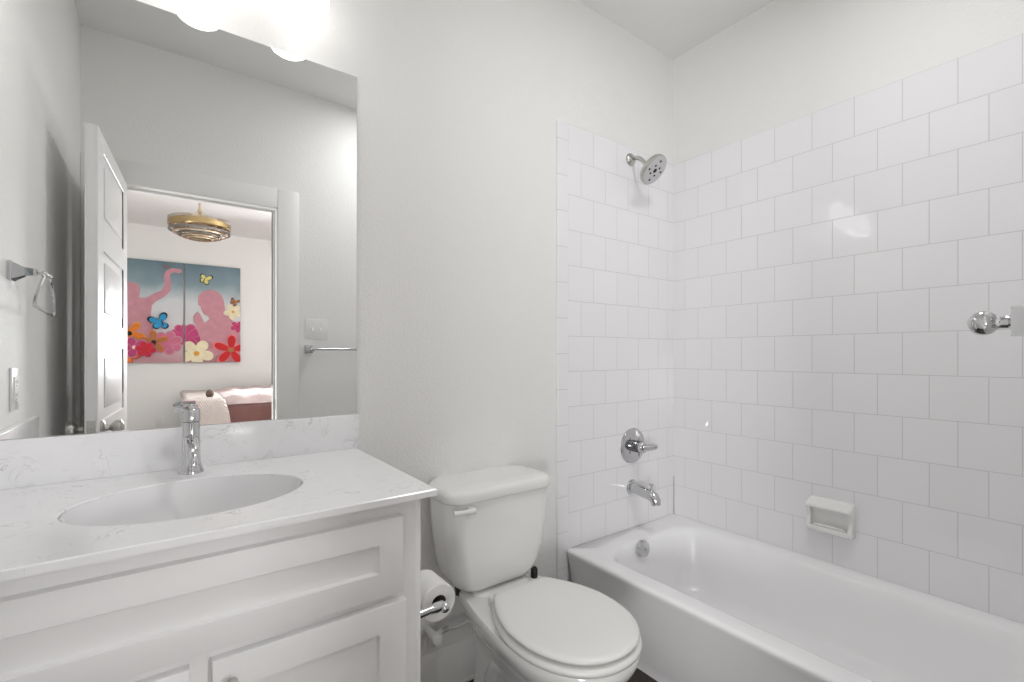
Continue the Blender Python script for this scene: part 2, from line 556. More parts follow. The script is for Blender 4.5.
# jamb boards lining the opening, with a stop
c.box(DX1 - .0, DX1 + .018, YB - T - .004, YB + .012, 0, DZ + .018)
c.box(DX0 - .018, DX0, YB - T - .004, YB + .012, 0, DZ + .018)
c.box(DX0 - .018, DX1 + .018, YB - T - .004, YB + .012, DZ, DZ + .018)
c.box(DX1 - .012, DX1, YB - .075, YB - .040, 0, DZ, .002, 1)
c.box(DX0, DX0 + .012, YB - .075, YB - .040, 0, DZ, .002, 1)
c.box(DX0 + .012, DX1 - .012, YB - .075, YB - .040, DZ - .012, DZ, .002, 1)
casing = struct(c.build('trim_3', 'trimpaint'), 'white door casing and jamb around the doorway, seen in the mirror', 'door casing')
MB().box(DX1 - .0015, DX1, YB - .036, YB - .008, .885, .945, .0005, 1).build('strike_plate', 'nickel', casing)['label'] = 'nickel strike plate on the white jamb'

# bedroom shell
struct(MB().box(BXL, BXR, BY - T, BY, 0, ZC).build('wall_bedroom_far', 'wall'), 'white bedroom wall behind the two canvases', 'wall')
struct(MB().box(BXL - T, BXL, BY, YB - T, 0, ZC).build('wall_bedroom_left', 'wall'), 'left bedroom wall, beyond the doorway', 'wall')
struct(MB().box(BXR, BXR + T, BY, YB - T, 0, ZC).build('wall_bedroom_right', 'wall'), 'right bedroom wall, beyond the doorway', 'wall')
w = MB(); w.box(BXL, XL - T, YB - T, YB - .0, 0, ZC); w.box(T, BXR, YB - T, YB, 0, ZC)
struct(w.build('wall_bedroom_near', 'wall'), 'bedroom side of the doorway wall', 'wall')
struct(MB().box(BXL, BXR, BY, YB - T, ZC, ZC + .1).build('ceiling_bedroom', 'ceil'), 'white bedroom ceiling seen through the doorway', 'ceiling')
struct(MB().box(BXL, BXR, BY, YB - T, -.1, 0).build('floor_bedroom', 'carpet'), 'beige bedroom carpet beyond the doorway', 'floor')

# ------------------------------------------------------------------ open door
HX, HY = -2.330, -1.545
ang = math.radians(93.1)
door = thing('door_1', (HX, HY, 0), 'open white panelled door against the left wall, seen in the mirror', 'door', kind='structure')
# door local: x along width from hinge, y thickness 0..0.036, then turned about the hinge
DM = Matrix.Translation(V(HX, HY, 0)) @ Matrix.Rotation(ang, 4, 'Z')
DW, DT, DH = 0.745, 0.037, 2.035
d = MB()
d.box(0, DW, -DT + .006, -.006, .008, DH + .008, .0)
rails = [0.008, 0.21]
z = 0.21; ph = 0.275
zs = []
for k in range(5):
    zs.append((z, z + ph)); z += ph + 0.098
for f0, f1 in ((-.0065, 0), (-DT, -DT + .0065)):
    d.box(0, .115, f0, f1, .008, DH + .008, .0015, 1)
    d.box(DW - .115, DW, f0, f1, .008, DH + .008, .0015, 1)
    zz = .008
    for a, b in zs + [(DH + .008, None)]:
        d.box(.115, DW - .115, f0, f1, zz, a, .0015, 1)
        zz = b
    for a, b in zs:
        d.box(.155, DW - .155, f0 + (.001 if f0 < -.02 else 0), f1 - (.001 if f0 > -.02 else 0), a + .04, b - .04, .0025, 2)
d.build('door_leaf', 'doorpaint', door, xform=DM)
for sgn in (1, -1):
    k = MB()
    y0 = 0.0 if sgn > 0 else -DT
    cx, cz = DW - .065, .93
    k.lathe([(.031, 0), (.031, .004), (.026, .009), (.013, .012), (.011, .024), (.016, .030), (.024, .036), (.0275, .047), (.026, .057), (.018, .063), (.006, .066)],
            (cx, y0, cz), (0, sgn, 0), 24)
    k.build('door_knob', 'nickel', door, xform=DM)['label'] = 'round brushed nickel knob'
k = MB().box(DW - .0005, DW + .001, -.031, -.006, .895, .965, .0004, 1)
k.cyl((DW, -.0185, .93), (DW + .009, -.0185, .93), .0075, .006, 12)
k.build('latch_plate', 'nickel', door, xform=DM)['label'] = 'nickel latch plate on the door edge'
for hz in (.2, 1.02, 1.84):
    k = MB().cyl((0, .002, hz - .045), (0, .002, hz + .045), .006, n=12)
    k.box(0.001, .03, -.0005, .0015, hz - .044, hz + .044)
    k.build('hinge', 'nickel', door, xform=DM)

# ------------------------------------------------------------------ bathtub
tub = thing('bathtub', (-0.385, -0.78, 0), 'white alcove bathtub along the tiled right wall', 'bathtub')
b = MB()
Y0, Y1 = YB + .004, -TT - .001
X1 = -TT - .001
rings = []
for x0, zz in ((-.700, 0.0), (-.700, .030), (-.706, .045), (-.735, .20), (-.752, .300), (-.762, .338), (-.7655, .350), (-.764, .357), (-.758, .3615), (-.745, .363)):
    ins = max(0, -.758 - x0) * -1 if False else 0
    rings.append(rrect(x0, X1, Y0, Y1, .004, zz))
inner = [(-.690, -.082, -1.44, -.118, .11, .3625), (-.678, -.086, -1.43, -.128, .12, .358), (-.668, -.094, -1.42, -.138, .125, .345),
         (-.655, -.105, -1.40, -.150, .13, .300), (-.640, -.120, -1.36, -.165, .135, .20), (-.620, -.140, -1.30, -.185, .14, .120),
         (-.590, -.170, -1.24, -.215, .14, .085), (-.53, -.23, -1.12, -.30, .12, .076)]
for x0, x1, y0, y1, r, zz in inner:
    rings.append(rrect(x0, x1, y0, y1, r, zz))
b.loft(rings)
b.build('tub_shell', 'tub', tub, sharp=50)
o = MB()
o.lathe([(.001, .022), (.020, .022), (.034, .019), (.037, .014), (.037, 0)][::-1], (-.437, -.149, .330), (0, -1, .1), 28)
o.lathe([(.0005, .0225), (.004, .0225)], (-.437, -.149, .330), (0, -1, .1), 12)
o.build('overflow_plate', 'chrome', tub)['label'] = 'round chrome overflow plate'
o = MB().lathe([(.036, 0), (.036, .003), (.028, .006), (.02, .004), (.018, .012), (.004, .016)], (-.385, -.34, .0755), (0, 0, 1), 24)
o.build('drain', 'chrome', tub)

# ------------------------------------------------------------------ shower fittings
sh = thing('overhead_shower', (-.352, -TT, 2.15), 'round chrome shower head on its arm above the tub', 'shower head')
e = MB().lathe([(.031, 0), (.031, .003), (.027, .009), (.017, .013), (.012, .015)], (-.352, -TT, 2.152), (0, -1, 0), 28)
e.build('escutcheon', 'nickel', sh)
hc = V(-.352, -.150, 2.060); hn = V(.15, -.70, -.70).normalized()
p0 = V(-.352, -TT, 2.152)
neck = hc - hn * .052
path = []
for k in range(13):
    s_ = k / 12
    a0, a1, a2, a3 = p0, p0 + V(0, -.055, .004), neck - hn * .045, neck
    path.append(a0 * (1 - s_) ** 3 + a1 * 3 * s_ * (1 - s_) ** 2 + a2 * 3 * s_ * s_ * (1 - s_) + a3 * s_ ** 3)
MB().tube(path, .0095, 16).build('shower_arm', 'nickel', sh)
h = MB()
h.lathe([(.011, -.055), (.015, -.05), (.017, -.038), (.016, -.030), (.024, -.026), (.050, -.022), (.068, -.016), (.073, -.008), (.073, .002), (.070, .006), (.067, .007)], hc, hn, 40)
hd = h.build('spray_head', 'nickel', sh)
f = MB().lathe([(.067, .0068), (.060, .0085), (.001, .0085)], hc, hn, 40, cap0=True)
face_o = f.build('spray_face', 'grey', sh); face_o['label'] = 'pale grey spray face'
q = hn.to_track_quat('Z', 'Y').to_matrix()
nz = [(0, 0, .011)] + [(.027 * math.cos(a), .027 * math.sin(a), .0055) for a in [PI / 4 + k * PI / 2 for k in range(4)]] + \
     [(.046 * math.cos(a), .046 * math.sin(a), .0055) for a in [k * PI / 2 + .15 for k in range(4)]]
for x, y, r in nz:
    c0 = hc + q @ V(x, y, .0084)
    MB().cyl(c0, c0 + hn * .0016, r, r * .9, 14).build('nozzle', 'rubber', face_o)

sv = thing('shower_valve', (-.338, -TT, .762), 'chrome shower valve with round plate and lever on the tile', 'shower valve')
MB().lathe([(.086, 0), (.086, .003), (.083, .007), (.070, .010), (.030, .012)], (-.338, -TT, .762), (0, -1, 0), 48).build('escutcheon', 'chrome', sv)
MB().lathe([(.029, .011), (.029, .030), (.027, .031), (.027, .034), (.029, .035), (.029, .056), (.026, .058)], (-.338, -TT, .762), (0, -1, 0), 32).build('sleeve', 'darkchrome', sv)
hdl = MB()
hdl.lathe([(.027, .058), (.027, .070), (.025, .074), (.022, .076)], (-.338, -TT, .762), (0, -1, 0), 32)
hdl.tube([(-.346, -.078, .760), (-.328, -.090, .763), (-.310, -.102, .765), (-.292, -.113, .767), (-.285, -.117, .768)], [.017, .0175, .0165, .0145, .010], 20)
hv = hdl.build('lever_handle', 'chrome', sv)
MB().cyl((-.338, -.052, .788), (-.338, -.052, .800), .004, n=10).build('stop_pin', 'chrome', sv)
MB().cyl((-.338, -.052, .736), (-.338, -.052, .716), .004, n=10).build('stop_pin', 'chrome', sv)

ts = thing('tub_spout', (-.342, -TT, .560), 'chrome tub spout with diverter knob below the valve', 'tub spout')
MB().lathe([(.038, 0), (.038, .004), (.034, .010), (.026, .013)], (-.342, -TT, .560), (0, -1, 0), 32).build('flange', 'chrome', ts)
sp_ = MB()
pth = [(-.342, -.012, .560), (-.342, -.05, .557), (-.342, -.10, .552), (-.342, -.125, .548), (-.342, -.143, .540), (-.342, -.152, .527), (-.342, -.155, .508)]
sp_.tube(pth, [.027, .027, .027, .027, .0265, .025, .022], 24)
sp_.build('spout_body', 'chrome', ts)
dv = MB().cyl((-.342, -.128, .570), (-.342, -.128, .592), .006, n=12)
dv.lathe([(.006, 0), (.010, .003), (.011, .009), (.008, .013)], (-.342, -.128, .590), (0, 0, 1), 16)
dv.build('diverter_knob', 'chrome', ts)

# ------------------------------------------------------------------ soap dish (ceramic, set in the tile)
sd = thing('soap_dish', (-TT, -.768, .485), 'white ceramic soap dish set into the tiled wall', 'soap dish')
ya, yb = -.852, -.686
def prof_loft(b_, prof_, ys):
    b_.loft([[V(x, y, z) for x, z in prof_] for y in ys])
b = MB()      # C-shaped ceramic body: ledge above, hollow back, tray below
prof_c = [(-.005, .486), (-.036, .486), (-.046, .490), (-.051, .497), (-.052, .505), (-.049, .512), (-.043, .512), (-.038, .506), (-.030, .503), (-.025, .507), (-.0225, .516),
          (-.0225, .566), (-.025, .578), (-.032, .584), (-.050, .584), (-.058, .587), (-.061, .593), (-.059, .600), (-.052, .605), (-.048, .6055), (-.044, .611), (-.038, .6135), (-.033, .614), (-.029, .619), (-.020, .622), (-.005, .623)]
prof_loft(b, prof_c, (ya + .010, yb - .010))
b.build('dish_body', 'porc', sd, sharp=50)
prof_w = [(-.005, .486), (-.034, .486), (-.045, .490), (-.050, .498), (-.050, .506), (-.046, .520), (-.041, .540), (-.040, .555), (-.045, .572), (-.055, .584), (-.059, .594), (-.052, .605), (-.038, .613), (-.020, .621), (-.005, .622)]
def shrunk(pr, k):
    cx_, cz_ = -.030, .552
    return [(x if x > -.006 else cx_ + (x - cx_) * k, cz_ + (z - cz_) * k) for x, z in pr]
for y0_, y1_, sg in ((ya, ya + .014, 1), (yb, yb - .014, -1)):
    b = MB()
    b.loft([[V(x, y0_, z) for x, z in shrunk(prof_w, .90)], [V(x, y0_ + sg * .002, z) for x, z in shrunk(prof_w, .97)], [V(x, y0_ + sg * .006, z) for x, z in prof_w], [V(x, y1_, z) for x, z in prof_w]])
    b.build('side_wall', 'porc', sd, sharp=60)
b = MB()      # tray rim bead
b.tube([(-.036, ya + .034, .514), (-.040, ya + .040, .517), (-.041, ya + .055, .518), (-.041, yb - .055, .518), (-.040, yb - .040, .517), (-.036, yb - .034, .514)], .0045, 10)
b.build('tray_rim', 'porc', sd, sharp=60)

# ------------------------------------------------------------------ toilet
TX = -1.203
toilet = thing('toilet', (TX, -.40, 0), 'white two-piece toilet with closed lid between vanity and tub', 'toilet')
b = MB()
rings = []
for zz, hw, yf, yb_, r in ((.404, .100, -.150, -.050, .04), (.407, .122, -.168, -.036, .05), (.416, .143, -.184, -.028, .055), (.436, .164, -.194, -.024, .055),
                           (.466, .180, -.200, -.022, .055), (.520, .195, -.205, -.020, .055), (.60, .206, -.209, -.019, .055), (.66, .211, -.211, -.018, .055), (.7255, .214, -.212, -.018, .055)):
    rings.append(rrect(TX - .013 - hw * .98, TX - .013 + hw * .98, yf, yb_, r, zz))
b.loft(rings)
b.build('tank', 'porc', toilet, sharp=60)
b = MB()
rings = []
for zz, g, r in ((.7245, -.004, .055), (.726, .007, .060), (.731, .010, .062), (.750, .011, .063), (.760, .008, .062), (.765, .001, .058), (.7675, -.012, .05), (.7685, -.06, .03)):
    rings.append(rrect(TX - .221 - g, TX + .191 + g, -.216 - g, -.012 - min(g, 0) * .5 + .0, r, zz))
b.loft(rings)
b.build('tank_lid', 'porc', toilet, sharp=60)
b = MB()
b.lathe([(.015, 0), (.015, .004), (.012, .008), (.009, .016)], (-1.356, -.2105, .704), (0, -1, 0), 20)
b.tube([(-1.350, -.231, .705), (-1.372, -.234, .706), (-1.400, -.235, .707), (-1.425, -.232, .709)], [.011, .0085, .0075, .0085], 14)
b.build('flush_lever', 'seat', toilet)


def egg(zz, yb, yf, yc, wd, wm, n=56, ex=2.15):
    """elongated outline, flat at the back: half width wd at yb, wm at yc, rounded front at yf"""
    pts = []
    nf = n // 2
    for k in range(nf + 1):                      # front half, right to left
        a = PI * k / nf
        cx, sx = math.cos(a), math.sin(a)
        pts.append(V(TX + wm * math.copysign(abs(cx) ** (2 / ex), cx), yc - (yc - yf) * abs(sx) ** (2 / ex), zz))
    nb = n // 4
    side = []
    for k in range(1, nb + 1):
        t_ = k / nb
        y = yc + (yb - yc) * t_
        wv = wd + (wm - wd) * math.cos(t_ * PI / 2) ** 0.9 if t_ < 1 else wd
        side.append((wv, y))
    pts += [V(TX - wv, y, zz) for wv, y in side]
    pts += [V(TX + wv, y, zz) for wv, y in reversed(side)]
    return pts


b = MB()
rings = []
for zz, yb_, yf, yc, wd, wm in ((0, -.10, -.600, -.40, .088, .108), (.012, -.10, -.602, -.40, .088, .109), (.03, -.10, -.590, -.40, .078, .100), (.10, -.10, -.575, -.40, .068, .086),
                                (.17, -.09, -.585, -.42, .064, .086), (.23, -.07, -.620, -.44, .069, .106), (.29, -.05, -.672, -.46, .088, .142),
                                (.335, -.042, -.712, -.475, .108, .168), (.365, -.040, -.730, -.485, .119, .181), (.388, -.040, -.735, -.49, .120, .185),
                                (.396, -.044, -.731, -.49, .116, .181)):
    rings.append(egg(zz, yb_, yf, yc, wd, wm))
b.loft(rings)
b.build('bowl', 'porc', toilet, sharp=60)
b = MB()
for sgn in (-1, 1):
    pts = [(TX + sgn * .040, -.56, .06), (TX + sgn * .052, -.50, .15), (TX + sgn * .060, -.42, .215), (TX + sgn * .060, -.33, .225), (TX + sgn * .056, -.25, .19), (TX + sgn * .052, -.20, .12), (TX + sgn * .050, -.18, .03)]
    b.tube(pts, [.024, .03, .034, .036, .036, .034, .03], 14)
b.build('trapway', 'porc', toilet, sharp=60)
b = MB()       # tank-to-bowl seat
b.loft([rrect(TX - .116, TX + .112, -.215, -.045, .04, .384), rrect(TX - .112, TX + .108, -.20, -.045, .04, .398), rrect(TX - .10, TX + .09, -.15, -.05, .03, .4045)])
b.build('tank_saddle', 'porc', toilet, sharp=60)
MB().lathe([(.006, 0), (.012, .002), (.013, .018), (.013, .040), (.009, .048)], (TX + .128, -.185, .384), (0, 0, 1), 14).build('tank_bolt', 'rubber', toilet)['label'] = 'black rubber tank bolt'
for sgn in (-1, 1):
    MB().lathe([(.014, 0), (.014, .008), (.010, .016), (.002, .018)], (TX + sgn * .105, -.33, .012), (0, 0, 1), 16).build('bolt_cap', 'seat', toilet)
# seat ring
b = MB()
o0 = dict(yb=-.268, yf=-.738, yc=-.50, wd=.108, wm=.186)
def seat_ring(zz, g):
    return egg(zz, o0['yb'] + g, o0['yf'] - g, o0['yc'], o0['wd'] + g, o0['wm'] + g)
inner_r = lambda zz, g: egg(zz, -.34 + g, -.665 - g, -.49, .09 + g, .118 + g)
b.loft([seat_ring(.399, -.006), seat_ring(.401, -.001), seat_ring(.410, .001), seat_ring(.417, -.003), seat_ring(.4205, -.012),
        inner_r(.421, .006), inner_r(.416, 0), inner_r(.399, 0)], loop=True)
b.build('seat', 'seat', toilet, sharp=60)
b = MB()
b.loft([seat_ring(.4265, -.030), seat_ring(.4275, -.010), seat_ring(.433, -.005), seat_ring(.438, -.006), seat_ring(.4425, -.012), seat_ring(.445, -.024),
        seat_ring(.4465, -.060), seat_ring(.4475, -.105)])
b.build('lid', 'seat', toilet, sharp=60)
for sgn in (-1, 1):
    MB().box(TX + sgn * .085 - .022, TX + sgn * .085 + .022, -.285, -.245, .396, .424, .006, 3).build('hinge', 'seat', toilet)

# ------------------------------------------------------------------ water supply
vs_ = thing('supply_valve', (-1.415, -.004, .235), 'toilet water supply valve and hose on the wall under the paper roll', 'supply valve')
MB().lathe([(.036, 0), (.036, .003), (.028, .012), (.014, .016)], (-1.415, 0, .250), (0, -1, 0), 28).build('escutcheon', 'plastic', vs_)
v_ = MB()
v_.cyl((-1.415, -.010, .250), (-1.415, -.060, .250), .0105, n=16)
v_.cyl((-1.415, -.045, .250), (-1.415, -.088, .250), .016, .015, 16, bev=.003)
v_.cyl((-1.415, -.066, .250), (-1.382, -.066, .255), .009, n=14)
v_.build('valve_body', 'plastic', vs_)
MB().lathe([(.006, 0), (.019, .004), (.021, .010), (.017, .018), (.006, .020)], (-1.415, -.086, .250), (0, -1, 0), 12).build('valve_handle', 'plastic', vs_)
MB().cyl((-1.384, -.066, .254), (-1.362, -.066, .257), .010, n=8).build('nut', 'nickel', vs_)
hp = []
for k in range(17):
    s_ = k / 16
    a0, a1, a2, a3 = V(-1.364, -.066, .257), V(-1.245, -.070, .225), V(-1.25, -.10, .33), V(-1.335, -.100, .385)
    hp.append(a0 * (1 - s_) ** 3 + a1 * 3 * s_ * (1 - s_) ** 2 + a2 * 3 * s_ * s_ * (1 - s_) + a3 * s_ ** 3)
hp.append(V(-1.338, -.100, .404))
MB().tube(hp, .0062, 12).build('hose', 'hose', vs_)
MB().cyl((-1.336, -.100, .380), (-1.338, -.100, .406), .012, n=10).build('coupling_nut', 'rubber', vs_)

# ------------------------------------------------------------------ vanity cabinet
VX = -1.682            # right side of the cabinet
YF = -.560             # face frame
van = thing('vanity_cabinet', (-2.07, -.27, 0), 'white vanity cabinet with recessed panel doors under the quartz top', 'vanity cabinet')
b = MB()
b.box(XL + .002, XL + .02, YF + .02, -.001, .10, .8938); b.box(VX - .018, VX, YF + .02, -.001, .10, .8938)
b.box(XL + .02, VX - .018, YF + .02, -.001, .10, .118); b.box(XL + .02, VX - .018, -.012, -.001, .118, .70)
b.box(XL + .002, VX, YF, YF + .02, .10, .8938)
b.box(VX - .012, VX + .0015, YF - .0005, YF + .045, .10, .8938, .002, 2)
b.build('carcass', 'cab', van)
MB().box(XL + .002, VX - .02, YF + .06, -.01, 0, .101).build('toe_kick', 'cab', van)
MB().shaker(-2.44, -1.728, .6975, .8605, YF, YF - .020, .052, .009).build('false_front', 'cab', van)
for x0, x1, hx in ((-2.068, -1.721, -2.039), (-2.44, -2.099, -2.128)):
    dr = MB().shaker(x0, x1, .130, .680, YF, YF - .020, .058, .009).build('door', 'cab', van)
    hb = MB()
    yh = YF - .020
    hb.box(hx - .006, hx + .006, yh - .034, yh - .022, .513, .653, .001, 1)
    for zz in (.528, .638):
        hb.box(hx - .005, hx + .005, yh - .024, yh, zz - .005, zz + .005, .0005, 1)
    hb.build('handle', 'nickel', dr)['label'] = 'brushed nickel bar handle'

# countertop with an oval cut-out
SXC, SYC, SA, SB = -2.083, -.325, .205, .165
ct = thing('countertop', (-2.05, -.3, .879), 'white quartz countertop with grey veins on the vanity', 'countertop')
CX0, CX1, CY0, CY1, CZ0, CZ1 = XL + .001, -1.656, -.594, 0.0, .894, .909
angs = sorted(set([2 * PI * i / 96 for i in range(96)] + [math.atan2(y - SYC, x - SXC) % (2 * PI) for x in (CX0, CX1) for y in (CY0, CY1)]))
def rect_pt(a, ins, zz):
    dx, dy = math.cos(a), math.sin(a)
    ts = []
    if abs(dx) > 1e-9: ts.append(((CX1 - ins if dx > 0 else CX0 + ins) - SXC) / dx)
    if abs(dy) > 1e-9: ts.append(((CY1 - ins if dy > 0 else CY0 + ins) - SYC) / dy)
    t_ = min(ts)
    return V(SXC + dx * t_, SYC + dy * t_, zz)
def ell_pt(a, g, zz):
    dx, dy = math.cos(a), math.sin(a)
    r = 1 / math.sqrt((dx / (SA + g)) ** 2 + (dy / (SB + g)) ** 2)
    return V(SXC + dx * r, SYC + dy * r, zz)
b = MB()
b.loft([[ell_pt(a, 0, CZ0) for a in angs], [ell_pt(a, 0, CZ1 - .002) for a in angs], [ell_pt(a, .002, CZ1) for a in angs],
        [rect_pt(a, .0025, CZ1) for a in angs], [rect_pt(a, 0, CZ1 - .0025) for a in angs], [rect_pt(a, 0, CZ0) for a in angs]], loop=True)
b.build('slab', 'quartz', ct, sharp=30)
MB().box(XL + .02, -1.648, -.020, 0, .909, 1.016, .0015, 2).build('backsplash', 'quartz', ct)
MB().box(XL, XL + .02, -.535, 0, .909, 1.016, .0015, 2).build('sidesplash', 'quartz', ct)

sk = thing('sink', (SXC, SYC, .74), 'oval white sink set under the quartz countertop', 'sink')
prof = [(.998, .893), (.996, .904), (.990, .9055), (.982, .9025), (.965, .892), (.92, .868), (.84, .836), (.72, .803), (.55, .772), (.36, .752), (.18, .743), (.10, .741)]
outer = [(.10, .722), (.42, .726), (.70, .738), (.90, .765), (1.0, .81), (1.02, .86), (1.02, .885), (.9985, .8905)]
b = MB()
b.loft([ellipse(SXC, SYC, SA * k, SB * k if k > .2 else SA * k, zz) for k, zz in prof + outer], loop=True)
b.build('basin', 'sink', sk, sharp=60)
MB().lathe([(.027, 0), (.027, .002), (.022, .004), (.018, .002), (.016, .006), (.003, .008)], (SXC, SYC, .741), (0, 0, 1), 24).build('drain', 'chrome', sk)
MB().lathe([(.010, 0), (.010, .002), (.006, .003)], (SXC, SYC - SB * .86, .836), (0, 1, .8), 16).build('overflow_hole', 'chrome', sk)

fc = thing('faucet', (-2.083, -.082, .909), 'chrome single-lever faucet behind the oval sink', 'faucet')
FX, FY = -2.083, -.082
MB().lathe([(.0265, 0), (.0265, .003), (.024, .010), (.0205, .024), (.0190, .045), (.0185, .125), (.0178, .127)], (FX, FY, .909), (0, 0, 1), 40).build('body', 'chrome', fc)
MB().lathe([(.015, .0), (.0195, .003), (.0195, .030), (.017, .034), (.004, .035)], (FX, FY, 1.035), (0, 0, 1), 40).build('handle_hub', 'chrome', fc)
b = MB()
b.loft([[V(FX + .014, FY - .010, 1.066), V(FX + .014, FY + .010, 1.066), V(FX + .014, FY + .010, 1.076), V(FX + .014, FY - .010, 1.076)],
        [V(FX - .015, FY - .010, 1.066), V(FX - .015, FY + .010, 1.066), V(FX - .015, FY + .010, 1.076), V(FX - .015, FY - .010, 1.076)],
        [V(FX - .036, FY + .004, 1.064), V(FX - .036, FY + .015, 1.064), V(FX - .036, FY + .015, 1.071), V(FX - .036, FY + .004, 1.071)]])
b.build('lever', 'chrome', fc)
b = MB()
b.tube([(FX, FY - .012, .995), (FX, FY - .06, .991), (FX, FY - .10, .984), (FX, FY - .125, .975), (FX, FY - .135, .962), (FX, FY - .136, .952)], [.0135, .013, .0125, .0125, .012, .0115], 20)
b.build('spout', 'chrome', fc)

# ------------------------------------------------------------------ mirror
b = MB()
b.box(XL + .001, -1.652, -.0055, -.0005, 1.0165, 2.093)
b.bm.faces.ensure_lookup_table()
b.bm.normal_update()
for f_ in b.bm.faces:
    f_.material_index = 0 if f_.normal.y < -.9 else 1
tag(b.build('wall_mirror', ['mirror', 'mirroredge'], smooth=False), 'large frameless wall mirror above the vanity', 'mirror')

# ------------------------------------------------------------------ vanity lamp (three lit glass shades)
vl = thing('vanity_light', (-2.065, 0, 2.33), 'vanity light with lit white glass shades above the mirror', 'wall lamp')
MB().box(-2.38, -1.75, -.022, -.001, 2.36, 2.46, .004, 2).build('back_plate', 'nickel', vl)
UP = .037
for sx in (-2.295, -2.06, -1.825):
    a = MB()
    a.tube([(sx, -.02, 2.41), (sx, -.06, 2.415), (sx, -.10, 2.41), (sx, -.12, 2.39), (sx, -.12, 2.36)], .008, 12)
    a.lathe([(.020, 0), (.026, .006), (.026, .045), (.018, .05)], (sx, -.12, 2.285 + UP), (0, 0, 1), 24)
    a.build('arm', 'nickel', vl)
    g = MB()
    prof = [(.026, 2.300), (.044, 2.292), (.050, 2.275), (.054, 2.23), (.060, 2.19), (.062, 2.165), (.060, 2.145), (.053, 2.130), (.042, 2.1225), (.034, 2.121)]
    inn = [(.034, 2.125), (.042, 2.127), (.050, 2.134), (.056, 2.15), (.057, 2.17), (.050, 2.23), (.044, 2.272), (.026, 2.290)]
    g.lathe([(r * .96, zz - 2.1) for r, zz in prof + inn], (sx, -.12, 2.1 + UP), (0, 0, 1), 32, loop=True)
    sd_ = g.build('glass_shade', 'shade', vl)
    MB().sphere((sx, -.12, 2.20 + UP), .026, sc=(1, 1, 1.35)).build('bulb', 'bulb', sd_)

# added ceiling lamp, out of view, as a body for the overhead fill
rl = thing('added_downlight', (-.92, -1.10, ZC), 'added round ceiling lamp above the tub and toilet, out of view', 'ceiling lamp')
MB().lathe([(.165, 0), (.165, .004), (.150, .010), (.146, .002)], (-.92, -1.10, ZC), (0, 0, -1), 40, cap1=False).build('trim_ring', 'plastic', rl)
MB().lathe([(.146, .003), (.001, .004)], (-.92, -1.10, ZC), (0, 0, -1), 40).build('lens', 'fill_lens', rl)

# ------------------------------------------------------------------ paper holder and roll
RX, RZ = -1.592, .592
th = thing('paper_holder', (VX, -.45, .55), 'chrome toilet paper holder on the vanity side', 'paper holder')
MB().box(VX + .0005, VX + .007, -.524, -.476, RZ - .032, RZ + .020, .002, 2).build('base_plate', 'chrome', th)
b = MB()
b.cyl((VX + .006, -.500, RZ - .002), (VX + .016, -.500, RZ - .002), .017, .013, 20)
b.tube([(VX + .010, -.500, RZ - .002), (VX + .05, -.500, RZ), (RX - .022, -.500, RZ), (RX - .004, -.494, RZ - .002)], [.010, .0095, .012, .012], 16)
b.build('arm', 'chrome', th)
b = MB().cyl((RX, -.500, RZ - .004), (RX, -.352, RZ - .004), .0075, n=16)
b.sphere((RX, -.502, RZ - .004), .0135)
b.build('roll_bar', 'chrome', th)
tr_ = thing('paper_roll', (RX, -.42, RZ), 'white toilet paper roll on the chrome holder', 'toilet paper')
b = MB().lathe([(.0195, 0), (.044, 0), (.0465, .003), (.0465, .099), (.044, .102), (.0195, .102)], (RX, -.368, RZ - .0135 + .006), (0, -1, 0), 48, loop=True)
b.build('paper', 'paper', tr_)
MB().lathe([(.0185, .0005), (.0195, .0005), (.0195, .1015), (.0185, .1015)], (RX, -.368, RZ - .0135 + .006), (0, -1, 0), 32, loop=True).build('core', 'core', tr_)['label'] = 'grey cardboard core'

# ------------------------------------------------------------------ towel ring on the left wall
tg = thing('towel_ring', (XL, -.22, 1.42), 'chrome towel ring on the left wall beside the mirror', 'towel ring')
b = MB()
ry, rz = -.30, 1.428
X_ = XL + .050
def sq(x, h):
    return [V(x, ry - h, rz - h), V(x, ry + h, rz - h), V(x, ry + h, rz + h), V(x, ry - h, rz + h)]
b.loft([sq(XL, .025), sq(XL + .006, .025), sq(XL + .009, .023), sq(XL + .030, .011), sq(XL + .046, .009), sq(XL + .052, .009)])
b.build('post', 'chrome', tg, smooth=False)
b = MB()
b.sphere((X_, ry - .105, rz + .010), .0085)
b.sphere((X_, ry - .165, rz + .011), .0085)
b.cyl((X_, ry - .165, rz + .011), (X_, ry, rz), .0040, n=12)
b.build('pivot', 'chrome', tg)
b = MB()
ringpts = []
ctrl = [(-0.425, 1.436), (-0.385, 1.424), (-0.335, 1.392), (-0.295, 1.360), (-0.278, 1.342), (-0.283, 1.336), (-0.400, 1.331), (-0.535, 1.326), (-0.546, 1.332), (-0.544, 1.360), (-0.525, 1.402), (-0.495, 1.428), (-0.460, 1.437)]
for k, (y, z_) in enumerate(ctrl):
    ringpts.append(V(X_, y, z_))
b.tube(ringpts, .0042, 10)
b.build('ring', 'chrome', tg)

